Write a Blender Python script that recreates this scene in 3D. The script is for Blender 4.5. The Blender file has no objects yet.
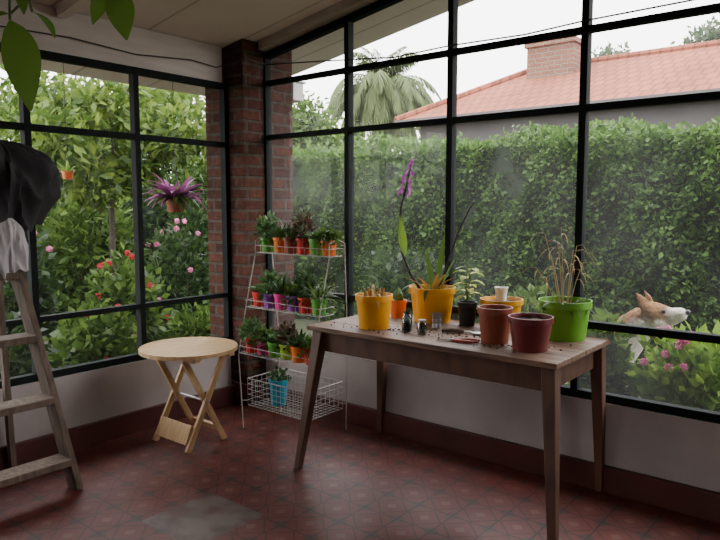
import bpy, math, random
import numpy as np
from mathutils import Vector, Matrix, Euler, noise
R = math.radians
rnd = random.Random(7)
rng = np.random.default_rng(11)
COL = bpy.context.scene.collection

# ------------------------------------------------------------------ camera
CAM = Vector((3.6, -3.2, 1.38)); PITCH = 5.54; YAW = 39.0; FPX = 660.0
cd = bpy.data.cameras.new('camera'); cam = bpy.data.objects.new('camera', cd); COL.objects.link(cam)
cam.location = CAM; cam.rotation_euler = Euler((R(90-PITCH), 0, R(YAW)))
cd.sensor_width = 36; cd.lens = 36*FPX/720; cd.clip_start = 0.05; cd.clip_end = 300
bpy.context.scene.camera = cam
CM = cam.rotation_euler.to_matrix()
def at(px, py, z=None, x=None, y=None):
    d = CM @ Vector(((px-360)/FPX, (270-py)/FPX, -1))
    if z is not None: t = (z-CAM.z)/d.z
    elif x is not None: t = (x-CAM.x)/d.x
    else: t = (y-CAM.y)/d.y
    return CAM + d*t

# ------------------------------------------------------------------ materials
def newmat(name):
    m = bpy.data.materials.new(name); m.use_nodes = True
    nt = m.node_tree; nt.nodes.clear()
    out = nt.nodes.new('ShaderNodeOutputMaterial')
    return m, nt, out
def N(nt, t, **kw):
    n = nt.nodes.new(t)
    for k, v in kw.items(): setattr(n, k, v)
    return n
def c4(c): return (c[0], c[1], c[2], 1)
def ramp(nt, stops):
    r = N(nt, 'ShaderNodeValToRGB'); e = r.color_ramp.elements
    while len(e) < len(stops): e.new(.5)
    for i, (p, c) in enumerate(stops): e[i].position = p; e[i].color = c4(c)
    return r
def mathn(nt):
    def ma(op, a, b=None):
        n = N(nt, 'ShaderNodeMath', operation=op)
        for i, v in enumerate((a, b)):
            if v is None: continue
            if isinstance(v, (int, float)): n.inputs[i].default_value = v
            else: nt.links.new(v, n.inputs[i])
        return n.outputs[0]
    return ma
def pm(name, c1, c2=None, rough=.6, scale=6, stretch=(1,1,1), bump=0, metal=0, spec=.4, detail=5, lo=.3, hi=.7, board=None):
    m, nt, out = newmat(name); L = nt.links.new
    if c2 is None: c2 = tuple(x*.7 for x in c1)
    tc = N(nt, 'ShaderNodeTexCoord'); mp = N(nt, 'ShaderNodeMapping'); mp.inputs['Scale'].default_value = stretch
    L(tc.outputs['Object'], mp.inputs['Vector'])
    no = N(nt, 'ShaderNodeTexNoise'); no.inputs['Scale'].default_value = scale; no.inputs['Detail'].default_value = detail
    L(mp.outputs[0], no.inputs['Vector'])
    rp = ramp(nt, [(lo, c1), (hi, c2)]); L(no.outputs['Fac'], rp.inputs[0])
    col = rp.outputs[0]
    if board:
        ma = mathn(nt); s = N(nt, 'ShaderNodeSeparateXYZ'); L(tc.outputs['Object'], s.inputs[0])
        g = ma('LESS_THAN', ma('FRACT', ma('DIVIDE', ma('ADD', s.outputs[board[0]], 20), board[1])), .03)
        mx = N(nt, 'ShaderNodeMix', data_type='RGBA'); L(g, mx.inputs[0]); L(col, mx.inputs[6]); mx.inputs[7].default_value = c4(tuple(v*.7 for v in c2)); col = mx.outputs[2]
    b = N(nt, 'ShaderNodeBsdfPrincipled'); L(col, b.inputs['Base Color'])
    b.inputs['Roughness'].default_value = rough; b.inputs['Metallic'].default_value = metal
    b.inputs['Specular IOR Level'].default_value = spec
    if bump:
        bp = N(nt, 'ShaderNodeBump'); bp.inputs['Strength'].default_value = bump; bp.inputs['Distance'].default_value = .01
        L(no.outputs['Fac'], bp.inputs['Height']); L(bp.outputs[0], b.inputs['Normal'])
    L(b.outputs[0], out.inputs[0]); return m
def leafm(name, cols, trans=.45, rough=.45):
    m, nt, out = newmat(name); L = nt.links.new
    g = N(nt, 'ShaderNodeNewGeometry')
    rp = ramp(nt, [(i/max(1, len(cols)-1), c) for i, c in enumerate(cols)]); L(g.outputs['Random Per Island'], rp.inputs[0])
    b = N(nt, 'ShaderNodeBsdfPrincipled'); L(rp.outputs[0], b.inputs['Base Color']); b.inputs['Roughness'].default_value = rough
    b.inputs['Specular IOR Level'].default_value = .2
    t = N(nt, 'ShaderNodeBsdfTranslucent'); L(rp.outputs[0], t.inputs['Color'])
    mx = N(nt, 'ShaderNodeMixShader'); mx.inputs[0].default_value = trans
    L(b.outputs[0], mx.inputs[1]); L(t.outputs[0], mx.inputs[2]); L(mx.outputs[0], out.inputs[0]); return m
def brickm(name, c1, c2, mortar, bw=.24, bh=.075, ms=.012):
    m, nt, out = newmat(name); L = nt.links.new
    tc = N(nt, 'ShaderNodeTexCoord'); s = N(nt, 'ShaderNodeSeparateXYZ'); L(tc.outputs['Object'], s.inputs[0])
    ad = N(nt, 'ShaderNodeMath', operation='ADD'); L(s.outputs[0], ad.inputs[0]); L(s.outputs[1], ad.inputs[1])
    cb = N(nt, 'ShaderNodeCombineXYZ'); L(ad.outputs[0], cb.inputs[0]); L(s.outputs[2], cb.inputs[1])
    br = N(nt, 'ShaderNodeTexBrick'); L(cb.outputs[0], br.inputs['Vector'])
    br.inputs['Scale'].default_value = 1; br.inputs['Brick Width'].default_value = bw; br.inputs['Row Height'].default_value = bh
    br.inputs['Mortar Size'].default_value = ms; br.inputs['Color1'].default_value = c4(c1); br.inputs['Color2'].default_value = c4(c2)
    br.inputs['Mortar'].default_value = c4(mortar); br.inputs['Mortar Smooth'].default_value = .3
    no = N(nt, 'ShaderNodeTexNoise'); no.inputs['Scale'].default_value = 25; L(tc.outputs['Object'], no.inputs['Vector'])
    mx = N(nt, 'ShaderNodeMix', data_type='RGBA', blend_type='MULTIPLY'); mx.inputs[0].default_value = .75
    L(br.outputs['Color'], mx.inputs[6]); L(no.outputs['Fac'], mx.inputs[7])
    b = N(nt, 'ShaderNodeBsdfPrincipled'); b.inputs['Roughness'].default_value = .95; b.inputs['Specular IOR Level'].default_value = .1; L(mx.outputs[2], b.inputs['Base Color'])
    bp = N(nt, 'ShaderNodeBump', invert=True); bp.inputs['Strength'].default_value = .8; bp.inputs['Distance'].default_value = .012
    L(br.outputs['Fac'], bp.inputs['Height'])
    b2 = N(nt, 'ShaderNodeBump'); b2.inputs['Strength'].default_value = .6; b2.inputs['Distance'].default_value = .01; L(no.outputs['Fac'], b2.inputs['Height']); L(bp.outputs[0], b2.inputs['Normal'])
    L(b2.outputs[0], b.inputs['Normal']); L(b.outputs[0], out.inputs[0]); return m

MT = {}
MT['plaster'] = pm('plaster', (.40,.35,.335), (.30,.26,.25), .85, 3, bump=.15)
MT['ceil'] = pm('ceil', (.80,.73,.66), (.70,.63,.56), .85, 2, bump=.1, board=(1, .60))
MT['rafter'] = pm('rafter', (.46,.40,.34), (.35,.30,.25), .8, 4, (1,6,6))
MT['beam'] = pm('beam', (.54,.48,.43), (.44,.39,.35), .8, 3, (6,1,6))
MT['skirt'] = pm('skirt', (.085,.019,.015), (.05,.013,.011), .5, 5)
MT['frame'] = pm('frame', (.005,.008,.007), (.009,.013,.012), .75, 10, spec=.12)
MT['brick'] = brickm('brick', (.135,.056,.038), (.070,.034,.026), (.105,.082,.066))
MT['brick_far'] = brickm('brick_far', (.28,.135,.09), (.23,.11,.075), (.29,.23,.19), .3, .1, .012)  # chimney brick, lightened to carry the haze of distance in its colour
MT['tablewood'] = pm('tablewood', (.24,.140,.088), (.085,.048,.032), .55, 5, (1.2,14,14), bump=.3, lo=.32, hi=.66)
MT['tabledark'] = pm('tabledark', (.115,.049,.027), (.058,.026,.016), .55, 5, (3,3,1), bump=.2)
MT['pine'] = pm('pine', (.62,.42,.22), (.46,.29,.14), .5, 6, (12,1.5,1.5))
MT['oldwood'] = pm('oldwood', (.15,.105,.075), (.068,.048,.036), .85, 7, (7,7,1), bump=.5)
MT['wire'] = pm('wire', (.42,.41,.38), (.28,.26,.24), .4, 20)
MT['steel'] = pm('steel', (.45,.45,.46), (.3,.3,.3), .3, 20, metal=.9)
MT['soil'] = pm('soil', (.03,.02,.015), (.07,.045,.03), .95, 60, bump=.8)
MT['black'] = pm('black', (.012,.012,.014), (.022,.022,.025), .4, 12)
MT['blackcloth'] = pm('blackcloth', (.014,.013,.014), (.030,.028,.030), .75, 9, bump=.5, spec=.25)
MT['greycloth'] = pm('greycloth', (.50,.47,.47), (.28,.26,.27), .8, 8, bump=.3)
def plast(n, c): MT[n] = pm(n, c, tuple(v*.82 for v in c), .38, 9)
plast('yellow', (.82,.36,.006)); plast('yellow2', (.74,.33,.01)); plast('green', (.14,.38,.025)); plast('terra', (.25,.06,.028)); plast('wine', (.15,.020,.022))
plast('p_green', (.10,.36,.045)); plast('p_orange', (.78,.17,.02)); plast('p_red', (.62,.03,.025)); plast('p_purple', (.22,.05,.36)); plast('p_pink', (.72,.04,.25))
plast('p_teal', (.02,.30,.42)); plast('p_lime', (.34,.55,.05)); plast('p_yellow', (.75,.5,.03)); plast('white', (.8,.8,.78)); plast('toolred', (.4,.03,.02))
MT['hedge'] = leafm('hedge', [(.031,.068,.014),(.056,.116,.022),(.098,.178,.034),(.042,.086,.018)])
MT['hedgecore'] = pm('hedgecore', (.006,.012,.004), (.014,.028,.009), .9, 14)  # near-black filler; the shade deep between leaves is put into its colour
MT['leafA'] = leafm('leafA', [(.034,.068,.013),(.064,.118,.021),(.115,.18,.034)])
MT['leafB'] = leafm('leafB', [(.10,.20,.026),(.17,.29,.04),(.27,.39,.06)])
MT['leafY'] = leafm('leafY', [(.026,.052,.010),(.062,.105,.017),(.14,.20,.032),(.036,.07,.012)], .5)
MT['leafD'] = leafm('leafD', [(.012,.028,.008),(.024,.050,.013),(.040,.074,.018)])
MT['leafHang'] = leafm('leafHang', [(.10,.20,.03),(.16,.28,.05)], .6, .3)
MT['leafFar'] = leafm('leafFar', [(.06,.09,.05),(.09,.125,.068),(.12,.155,.09)])  # far leaves, paled: distance haze is mixed into the colour
MT['leafPalm'] = leafm('leafPalm', [(.075,.11,.04),(.11,.145,.055),(.15,.18,.08)], .35)
MT['succ'] = leafm('succ', [(.05,.12,.04),(.10,.20,.07),(.16,.27,.10)], .2)
MT['darkpl'] = leafm('darkpl', [(.025,.06,.022),(.06,.11,.04)], .25)
MT['redpl'] = leafm('redpl', [(.05,.08,.03),(.14,.05,.05),(.08,.12,.04)], .25)
MT['dry'] = leafm('dry', [(.36,.26,.12),(.50,.39,.20)], .35)
MT['rust'] = leafm('rust', [(.42,.15,.03),(.3,.2,.05)], .3)
MT['purpleleaf'] = leafm('purpleleaf', [(.12,.03,.09),(.22,.045,.155),(.08,.05,.06)], .4)
MT['yelleaf'] = leafm('yelleaf', [(.5,.5,.06),(.3,.42,.06),(.62,.55,.1)], .4)
MT['fl_red'] = leafm('fl_red', [(.45,.03,.04),(.55,.09,.09)], .4)
MT['fl_pink'] = leafm('fl_pink', [(.62,.15,.33),(.72,.30,.46)], .4)
MT['fl_pale'] = leafm('fl_pale', [(.66,.17,.37),(.74,.30,.47)], .35)
MT['fl_purple'] = leafm('fl_purple', [(.38,.03,.36),(.55,.08,.5)], .3)
MT['stem'] = pm('stem', (.10,.16,.05), (.07,.1,.035), .6, 20)
MT['spike'] = pm('spike', (.018,.020,.012), (.03,.018,.018), .6, 20)
MT['bark'] = pm('bark', (.055,.042,.030), (.03,.024,.018), .9, 8, (3,3,1), bump=.6)
MT['ground'] = pm('ground', (.03,.045,.015), (.045,.034,.022), .95, 1.5, bump=.4)
MT['housewall'] = pm('housewall', (.10,.09,.09), (.075,.068,.068), .9, 2)
MT['cableblack'] = pm('cableblack', (.03,.026,.024), (.045,.04,.036), .6, 30)
WP = at(203, 518, z=0)
def floormat():
    m, nt, out = newmat('floor_tile'); L = nt.links.new; ma = mathn(nt)
    tc = N(nt, 'ShaderNodeTexCoord'); s = N(nt, 'ShaderNodeSeparateXYZ'); L(tc.outputs['Object'], s.inputs[0])
    T = .18
    u = ma('SUBTRACT', ma('FRACT', ma('DIVIDE', ma('ADD', s.outputs[0], 20), T)), .5); v = ma('SUBTRACT', ma('FRACT', ma('DIVIDE', ma('ADD', s.outputs[1], 20), T)), .5)
    au = ma('ABSOLUTE', u); av = ma('ABSOLUTE', v); d = ma('ADD', au, av)
    grout = ma('GREATER_THAN', ma('MAXIMUM', au, av), .480)
    corner = ma('GREATER_THAN', d, .76)
    ring = ma('LESS_THAN', ma('ABSOLUTE', ma('SUBTRACT', d, .46)), .03)
    star = ma('LESS_THAN', d, .15)
    no = N(nt, 'ShaderNodeTexNoise'); no.inputs['Scale'].default_value = 2.2; no.inputs['Detail'].default_value = 6; L(tc.outputs['Object'], no.inputs['Vector'])
    n3 = N(nt, 'ShaderNodeTexNoise'); n3.inputs['Scale'].default_value = 1.1; n3.inputs['Detail'].default_value = 3; L(tc.outputs['Object'], n3.inputs['Vector'])
    wear = N(nt, 'ShaderNodeMapRange'); wear.inputs[1].default_value = .35; wear.inputs[2].default_value = .65; wear.inputs[3].default_value = .62; wear.inputs[4].default_value = .95; L(n3.outputs['Fac'], wear.inputs[0])
    base = ramp(nt, [(.3, (.110,.024,.018)), (.7, (.074,.019,.015))]); L(no.outputs['Fac'], base.inputs[0])
    def mix(fac, a, col, k=1.):
        n = N(nt, 'ShaderNodeMix', data_type='RGBA'); f = ma('MULTIPLY', ma('MULTIPLY', fac, k), wear.outputs[0]); L(f, n.inputs[0]); L(a, n.inputs[6])
        n.inputs[7].default_value = c4(col); return n.outputs[2]
    c = mix(corner, base.outputs[0], (.034,.024,.020), .9)
    c = mix(ring, c, (.026,.011,.009), .85); c = mix(star, c, (.13,.07,.046), .65); c = mix(grout, c, (.016,.010,.008), 1)
    wx = ma('LESS_THAN', ma('ABSOLUTE', ma('SUBTRACT', s.outputs[0], WP.x)), .19); wy = ma('LESS_THAN', ma('ABSOLUTE', ma('SUBTRACT', s.outputs[1], WP.y)), .19)
    n2 = N(nt, 'ShaderNodeTexNoise'); n2.inputs['Scale'].default_value = 7; n2.inputs['Detail'].default_value = 6; L(tc.outputs['Object'], n2.inputs['Vector'])
    wr_ = N(nt, 'ShaderNodeMapRange'); wr_.inputs[1].default_value = .40; wr_.inputs[2].default_value = .58; L(n2.outputs['Fac'], wr_.inputs[0])
    patch = ma('MULTIPLY', wx, wy)
    n = N(nt, 'ShaderNodeMix', data_type='RGBA'); L(ma('MULTIPLY', patch, .7), n.inputs[0]); L(c, n.inputs[6]); n.inputs[7].default_value = (.050,.036,.031,1); c = n.outputs[2]
    n = N(nt, 'ShaderNodeMix', data_type='RGBA'); L(ma('MULTIPLY', ma('MULTIPLY', patch, wr_.outputs[0]), .7), n.inputs[0]); L(c, n.inputs[6]); n.inputs[7].default_value = (.105,.082,.070,1); c = n.outputs[2]
    b = N(nt, 'ShaderNodeBsdfPrincipled'); L(c, b.inputs['Base Color'])
    rr = ramp(nt, [(.3, (.38,)*3), (.7, (.52,)*3)]); L(no.outputs['Fac'], rr.inputs[0]); L(rr.outputs[0], b.inputs['Roughness'])
    b.inputs['Specular IOR Level'].default_value = .25
    bp = N(nt, 'ShaderNodeBump', invert=True); bp.inputs['Strength'].default_value = .2; bp.inputs['Distance'].default_value = .003; L(grout, bp.inputs['Height']); L(bp.outputs[0], b.inputs['Normal'])
    L(b.outputs[0], out.inputs[0]); return m
MT['floor'] = floormat()
def glassmat(name, lo, hi, gl):
    m, nt, out = newmat(name); L = nt.links.new
    t = N(nt, 'ShaderNodeBsdfTransparent'); t.inputs[0].default_value = (.97,.97,.96,1)
    g = N(nt, 'ShaderNodeBsdfGlossy'); g.inputs['Roughness'].default_value = .02
    tr = N(nt, 'ShaderNodeBsdfTranslucent'); tr.inputs[0].default_value = (.88,.86,.88,1)
    no = N(nt, 'ShaderNodeTexNoise'); no.inputs['Scale'].default_value = 1.8; tc = N(nt, 'ShaderNodeTexCoord'); L(tc.outputs['Object'], no.inputs['Vector'])
    mr = N(nt, 'ShaderNodeMapRange'); mr.inputs[1].default_value = .3; mr.inputs[2].default_value = .75; mr.inputs[3].default_value = lo; mr.inputs[4].default_value = hi
    L(no.outputs['Fac'], mr.inputs[0])
    m1 = N(nt, 'ShaderNodeMixShader'); L(mr.outputs[0], m1.inputs[0]); L(t.outputs[0], m1.inputs[1]); L(tr.outputs[0], m1.inputs[2])
    m2 = N(nt, 'ShaderNodeMixShader'); m2.inputs[0].default_value = gl; L(m1.outputs[0], m2.inputs[1]); L(g.outputs[0], m2.inputs[2])
    L(m2.outputs[0], out.inputs[0]); return m
MT['glass'] = glassmat('haze_glass', .005, .030, .008)  # bright light veil over the right panes, put in as a translucent share
MT['glass2'] = glassmat('clear_glass', .001, .004, .002)
def jarglass():
    m, nt, out = newmat('jar_glass'); L = nt.links.new
    t = N(nt, 'ShaderNodeBsdfTransparent'); t.inputs[0].default_value = (.6,.66,.66,1)
    g = N(nt, 'ShaderNodeBsdfGlossy'); g.inputs['Roughness'].default_value = .05
    lw = N(nt, 'ShaderNodeLayerWeight'); lw.inputs[0].default_value = .35
    m1 = N(nt, 'ShaderNodeMixShader'); L(lw.outputs['Facing'], m1.inputs[0]); L(t.outputs[0], m1.inputs[1]); L(g.outputs[0], m1.inputs[2]); L(m1.outputs[0], out.inputs[0]); return m
MT['jar'] = jarglass()
def roofmat():
    m, nt, out = newmat('roof_tiles'); L = nt.links.new
    tc = N(nt, 'ShaderNodeTexCoord'); s = N(nt, 'ShaderNodeSeparateXYZ'); L(tc.outputs['Object'], s.inputs[0])
    cb = N(nt, 'ShaderNodeCombineXYZ'); L(s.outputs[0], cb.inputs[0]); L(s.outputs[1], cb.inputs[1])
    br = N(nt, 'ShaderNodeTexBrick'); L(cb.outputs[0], br.inputs['Vector']); br.inputs['Scale'].default_value = 1
    br.inputs['Brick Width'].default_value = .22; br.inputs['Row Height'].default_value = .33; br.inputs['Mortar Size'].default_value = .025
    br.inputs['Color1'].default_value = (.29,.095,.055,1); br.inputs['Color2'].default_value = (.24,.078,.047,1); br.inputs['Mortar'].default_value = (.17,.060,.039,1)
    no = N(nt, 'ShaderNodeTexNoise'); no.inputs['Scale'].default_value = .9; no.inputs['Detail'].default_value = 6; L(tc.outputs['Object'], no.inputs['Vector'])
    r2 = ramp(nt, [(.3, (.70,.72,.74)), (.7, (1,1,1))]); L(no.outputs['Fac'], r2.inputs[0])
    mx = N(nt, 'ShaderNodeMix', data_type='RGBA', blend_type='MULTIPLY'); mx.inputs[0].default_value = 1; L(br.outputs['Color'], mx.inputs[6]); L(r2.outputs[0], mx.inputs[7])
    b = N(nt, 'ShaderNodeBsdfPrincipled'); b.inputs['Roughness'].default_value = .9; b.inputs['Specular IOR Level'].default_value = .1; L(mx.outputs[2], b.inputs['Base Color'])
    bp = N(nt, 'ShaderNodeBump', invert=True); bp.inputs['Distance'].default_value = .03; bp.inputs['Strength'].default_value = .6; L(br.outputs['Fac'], bp.inputs['Height']); L(bp.outputs[0], b.inputs['Normal'])
    L(b.outputs[0], out.inputs[0]); return m
MT['roof'] = roofmat()
def dogmat():
    m, nt, out = newmat('dog_fur'); L = nt.links.new; ma = mathn(nt)
    tc = N(nt, 'ShaderNodeTexCoord'); s = N(nt, 'ShaderNodeSeparateXYZ'); L(tc.outputs['Object'], s.inputs[0])
    no = N(nt, 'ShaderNodeTexNoise'); no.inputs['Scale'].default_value = 13; L(tc.outputs['Object'], no.inputs['Vector'])
    fu = N(nt, 'ShaderNodeTexNoise'); fu.inputs['Scale'].default_value = 60; fu.inputs['Detail'].default_value = 5; L(tc.outputs['Object'], fu.inputs['Vector'])
    j = ma('ADD', ma('SUBTRACT', no.outputs['Fac'], .5), ma('MULTIPLY', ma('SUBTRACT', fu.outputs['Fac'], .5), .4))
    zz = ma('ADD', s.outputs[2], ma('MULTIPLY', j, .05)); xx = ma('ADD', s.outputs[0], ma('MULTIPLY', j, .05))
    def step(v, a, w):   # soft step, rising (w > 0) or falling (w < 0) around a
        n = N(nt, 'ShaderNodeMapRange')
        n.inputs[1].default_value = a-abs(w); n.inputs[2].default_value = a+abs(w)
        n.inputs[3].default_value = 0 if w > 0 else 1; n.inputs[4].default_value = 1 if w > 0 else 0
        L(v, n.inputs[0]); return n.outputs[0]
    head = ma('MULTIPLY', step(zz, .670, .016), step(xx, .405, -.02))
    nape = ma('MULTIPLY', step(ma('ADD', xx, ma('MULTIPLY', ma('SUBTRACT', .60, zz), .9)), .18, -.025), step(zz, .40, .03))
    back = ma('MULTIPLY', step(ma('ADD', xx, ma('MULTIPLY', ma('SUBTRACT', .3, zz), .75)), -.12, -.025), step(zz, .12, .03))
    tan = ma('MAXIMUM', ma('MAXIMUM', head, nape), back)
    rp = ramp(nt, [(.3, (.27,.145,.072)), (.7, (.15,.078,.040))]); L(fu.outputs['Fac'], rp.inputs[0])
    r2 = ramp(nt, [(.3, (.64,.59,.53)), (.7, (.46,.41,.36))]); L(fu.outputs['Fac'], r2.inputs[0])
    mx = N(nt, 'ShaderNodeMix', data_type='RGBA'); L(tan, mx.inputs[0]); L(r2.outputs[0], mx.inputs[6]); L(rp.outputs[0], mx.inputs[7])
    b = N(nt, 'ShaderNodeBsdfPrincipled'); b.inputs['Roughness'].default_value = .95; b.inputs['Specular IOR Level'].default_value = .1; L(mx.outputs[2], b.inputs['Base Color'])
    bp = N(nt, 'ShaderNodeBump'); bp.inputs['Distance'].default_value = .005; L(fu.outputs['Fac'], bp.inputs['Height']); L(bp.outputs[0], b.inputs['Normal'])
    L(b.outputs[0], out.inputs[0]); return m
MT['dog'] = dogmat()

# ------------------------------------------------------------------ mesh builder
class MB:
    def __init__(s): s.v = []; s.f = []
    def add(s, vs, fs):
        o = len(s.v); s.v += [tuple(p) for p in vs]; s.f += [tuple(i+o for i in f) for f in fs]; return s
    def box(s, c, d, rot=None):
        c = Vector(c); vs = []
        for z in (-1,1):
            for x, y in ((-1,-1),(1,-1),(1,1),(-1,1)):
                p = Vector((x*d[0]/2, y*d[1]/2, z*d[2]/2))
                if rot: p = rot @ p
                vs.append(c+p)
        return s.add(vs, [(3,2,1,0),(4,5,6,7),(0,1,5,4),(1,2,6,5),(2,3,7,6),(3,0,4,7)])
    def beam(s, p0, p1, w, h, up=(0,0,1), w1=None, h1=None):
        p0 = Vector(p0); p1 = Vector(p1); d = (p1-p0).normalized(); up = Vector(up)
        if abs(d.dot(up)) > .98: up = Vector((0,1,0))
        a = d.cross(up).normalized(); b = a.cross(d).normalized(); vs = []
        for p, ww, hh in ((p0, w, h), (p1, w1 or w, h1 or h)):
            for x, y in ((-1,-1),(1,-1),(1,1),(-1,1)): vs.append(p+a*x*ww/2+b*y*hh/2)
        return s.add(vs, [(0,1,2,3),(7,6,5,4),(4,5,1,0),(5,6,2,1),(6,7,3,2),(7,4,0,3)])
    def tube(s, pts, r, n=8, flat=None):
        pts = [Vector(p) for p in pts]; k = len(pts); rs = r if isinstance(r, (list, tuple)) else [r]*k
        d = (pts[1]-pts[0]).normalized(); a = d.orthogonal().normalized(); vs = []; fs = []
        for i, p in enumerate(pts):
            t = (pts[min(i+1, k-1)]-pts[max(i-1, 0)]).normalized()
            a = (a-t*a.dot(t)).normalized(); b = t.cross(a)
            for j in range(n):
                q = 2*math.pi*j/n; o = (a*math.cos(q)+b*math.sin(q))*rs[i]
                if flat: o = o-flat[0]*o.dot(flat[0])*(1-flat[1])
                vs.append(p+o)
        for i in range(k-1):
            for j in range(n): fs.append((i*n+j, i*n+(j+1)%n, (i+1)*n+(j+1)%n, (i+1)*n+j))
        fs.append(tuple(range(n-1, -1, -1))); fs.append(tuple((k-1)*n+j for j in range(n)))
        return s.add(vs, fs)
    def lathe(s, prof, c=(0,0,0), n=28):
        vs = []; fs = []
        for r, z in prof:
            r = max(r, .0004)
            for j in range(n):
                q = 2*math.pi*j/n; vs.append((c[0]+r*math.cos(q), c[1]+r*math.sin(q), c[2]+z))
        for i in range(len(prof)-1):
            for j in range(n): fs.append((i*n+j, i*n+(j+1)%n, (i+1)*n+(j+1)%n, (i+1)*n+j))
        return s.add(vs, fs)
    def ell(s, c, r, rot=None, n=14, m=8):
        vs = []; fs = []; c = Vector(c)
        for i in range(m+1):
            t = math.pi*i/m
            for j in range(n):
                q = 2*math.pi*j/n; rr = max(math.sin(t), .004)
                p = Vector((r[0]*rr*math.cos(q), r[1]*rr*math.sin(q), -r[2]*math.cos(t)))
                if rot: p = rot @ p
                vs.append(c+p)
        for i in range(m):
            for j in range(n): fs.append((i*n+j, i*n+(j+1)%n, (i+1)*n+(j+1)%n, (i+1)*n+j))
        fs.append(tuple(range(n-1, -1, -1))); fs.append(tuple(m*n+j for j in range(n)))
        return s.add(vs, fs)
    def blade(s, base, d, L, W, droop=.15, seg=6, prof='lance', side=None):
        p = Vector(base); d = Vector(d).normalized(); st = L/seg
        sd = Vector(side) if side else d.cross(Vector((0,0,1)))
        if sd.length < .05: sd = Vector((1,0,0))
        sd.normalize(); vs = []; fs = []
        for i in range(seg+1):
            t = i/seg
            w = W*(math.sin(math.pi*min(1, .12+t*.88)) if prof == 'lance' else (1-t**2.2)*(.6+.4*min(1, t*4)) if prof == 'strap' else math.sin(math.pi*(t**.75)*.97+.03))
            up = sd.cross(d).normalized()
            vs += [p-sd*w/2+up*w*.12, p, p+sd*w/2+up*w*.12]
            d = (d+Vector((0,0,-droop))).normalized(); p = p+d*st
        for i in range(seg):
            a = i*3; fs += [(a, a+1, a+4, a+3), (a+1, a+2, a+5, a+4)]
        return s.add(vs, fs)
    def flower(s, c, nrm, r, k=5):
        c = Vector(c); nrm = Vector(nrm).normalized(); a = nrm.orthogonal().normalized(); b = nrm.cross(a)
        for i in range(k):
            q = 2*math.pi*i/k; u = a*math.cos(q)+b*math.sin(q); w = a*-math.sin(q)+b*math.cos(q)
            s.add([c, c+u*r*.55+w*r*.36+nrm*r*.15, c+u*r+nrm*r*.25, c+u*r*.55-w*r*.36+nrm*r*.15], [(0,1,2),(0,2,3)])
        return s
    def build(s, name, mat, parent=None, smooth=False, bevel=0):
        me = bpy.data.meshes.new(name); me.from_pydata(s.v, [], s.f); me.update()
        me.materials.append(MT[mat] if isinstance(mat, str) else mat)
        if smooth:
            me.polygons.foreach_set('use_smooth', [True]*len(me.polygons)); me.set_sharp_from_angle(angle=R(40))
        o = bpy.data.objects.new(name, me); COL.objects.link(o)
        if parent: o.parent = parent
        if bevel:
            b = o.modifiers.new('bevel', 'BEVEL'); b.width = bevel; b.segments = 2; b.limit_method = 'ANGLE'
        return o
def empty(name, label, cat, loc=(0,0,0), rz=0, group=None):
    o = bpy.data.objects.new(name, None); COL.objects.link(o); o.location = loc; o.rotation_euler = (0,0,rz); o.empty_display_size = .05
    return tag(o, label, cat, group)
def tag(o, label, cat, group=None):
    o['label'] = label; o['category'] = cat
    if group: o['group'] = group
    return o
def struct(o, label=None):
    o['kind'] = 'structure'
    if label: o['label'] = label
    return o
def leafcloud(name, P, D, L, W, mat, parent=None):
    n = len(P); D = D/np.linalg.norm(D, axis=1, keepdims=True)
    Q = rng.normal(size=(n,3)); S = np.cross(D, Q); S /= np.linalg.norm(S, axis=1, keepdims=True)
    U = np.cross(S, D); k = rng.uniform(.65, 1.3, size=(n,1)); Ls = L*k; Ws = W*k
    m = P+D*Ls*.45
    V = np.stack([P, m+S*Ws/2+U*Ls*.08, P+D*Ls, m-S*Ws/2+U*Ls*.08], axis=1).reshape(-1, 3)
    i = np.arange(n)[:,None]*4
    F = np.concatenate([i+np.array([[0,1,2]]), i+np.array([[0,2,3]])], axis=1).reshape(-1, 3)
    me = bpy.data.meshes.new(name); me.vertices.add(len(V)); me.vertices.foreach_set('co', V.astype(np.float32).ravel())
    me.loops.add(F.size); me.loops.foreach_set('vertex_index', F.astype(np.int32).ravel())
    me.polygons.add(len(F)); me.polygons.foreach_set('loop_start', np.arange(0, F.size, 3, dtype=np.int32))
    me.update(calc_edges=True); me.validate(); me.materials.append(MT[mat])
    o = bpy.data.objects.new(name, me); COL.objects.link(o)
    if parent: o.parent = parent
    return o
def sphere_pts(n, c, r, shell=.45, up=False):
    d = rng.normal(size=(n,3)); d /= np.linalg.norm(d, axis=1, keepdims=True)
    if up: d[:,2] = np.abs(d[:,2])
    q = rng.uniform(shell, 1, size=(n,1)); return np.array(c)+d*q*np.array(r), d

# ------------------------------------------------------------------ world (bright white overcast)
w = bpy.data.worlds.new('world'); bpy.context.scene.world = w; w.use_nodes = True; nt = w.node_tree; nt.nodes.clear()
wo = nt.nodes.new('ShaderNodeOutputWorld'); bg = nt.nodes.new('ShaderNodeBackground')
tc = nt.nodes.new('ShaderNodeTexCoord'); sp = nt.nodes.new('ShaderNodeSeparateXYZ'); nt.links.new(tc.outputs['Generated'], sp.inputs[0])
rp = ramp(nt, [(0, (.20,.21,.18)), (.02, (1.0,.98,.98)), (.5, (.98,.97,.99)), (1, (.96,.97,1.0))]); nt.links.new(sp.outputs[2], rp.inputs[0])
mr = nt.nodes.new('ShaderNodeMapRange'); mr.inputs[1].default_value = .25; mr.inputs[2].default_value = .9; mr.inputs[3].default_value = 8.0; mr.inputs[4].default_value = 12.0
nt.links.new(sp.outputs[2], mr.inputs[0]); nt.links.new(mr.outputs[0], bg.inputs[1])
nt.links.new(rp.outputs[0], bg.inputs[0]); nt.links.new(bg.outputs[0], wo.inputs[0])

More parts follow.
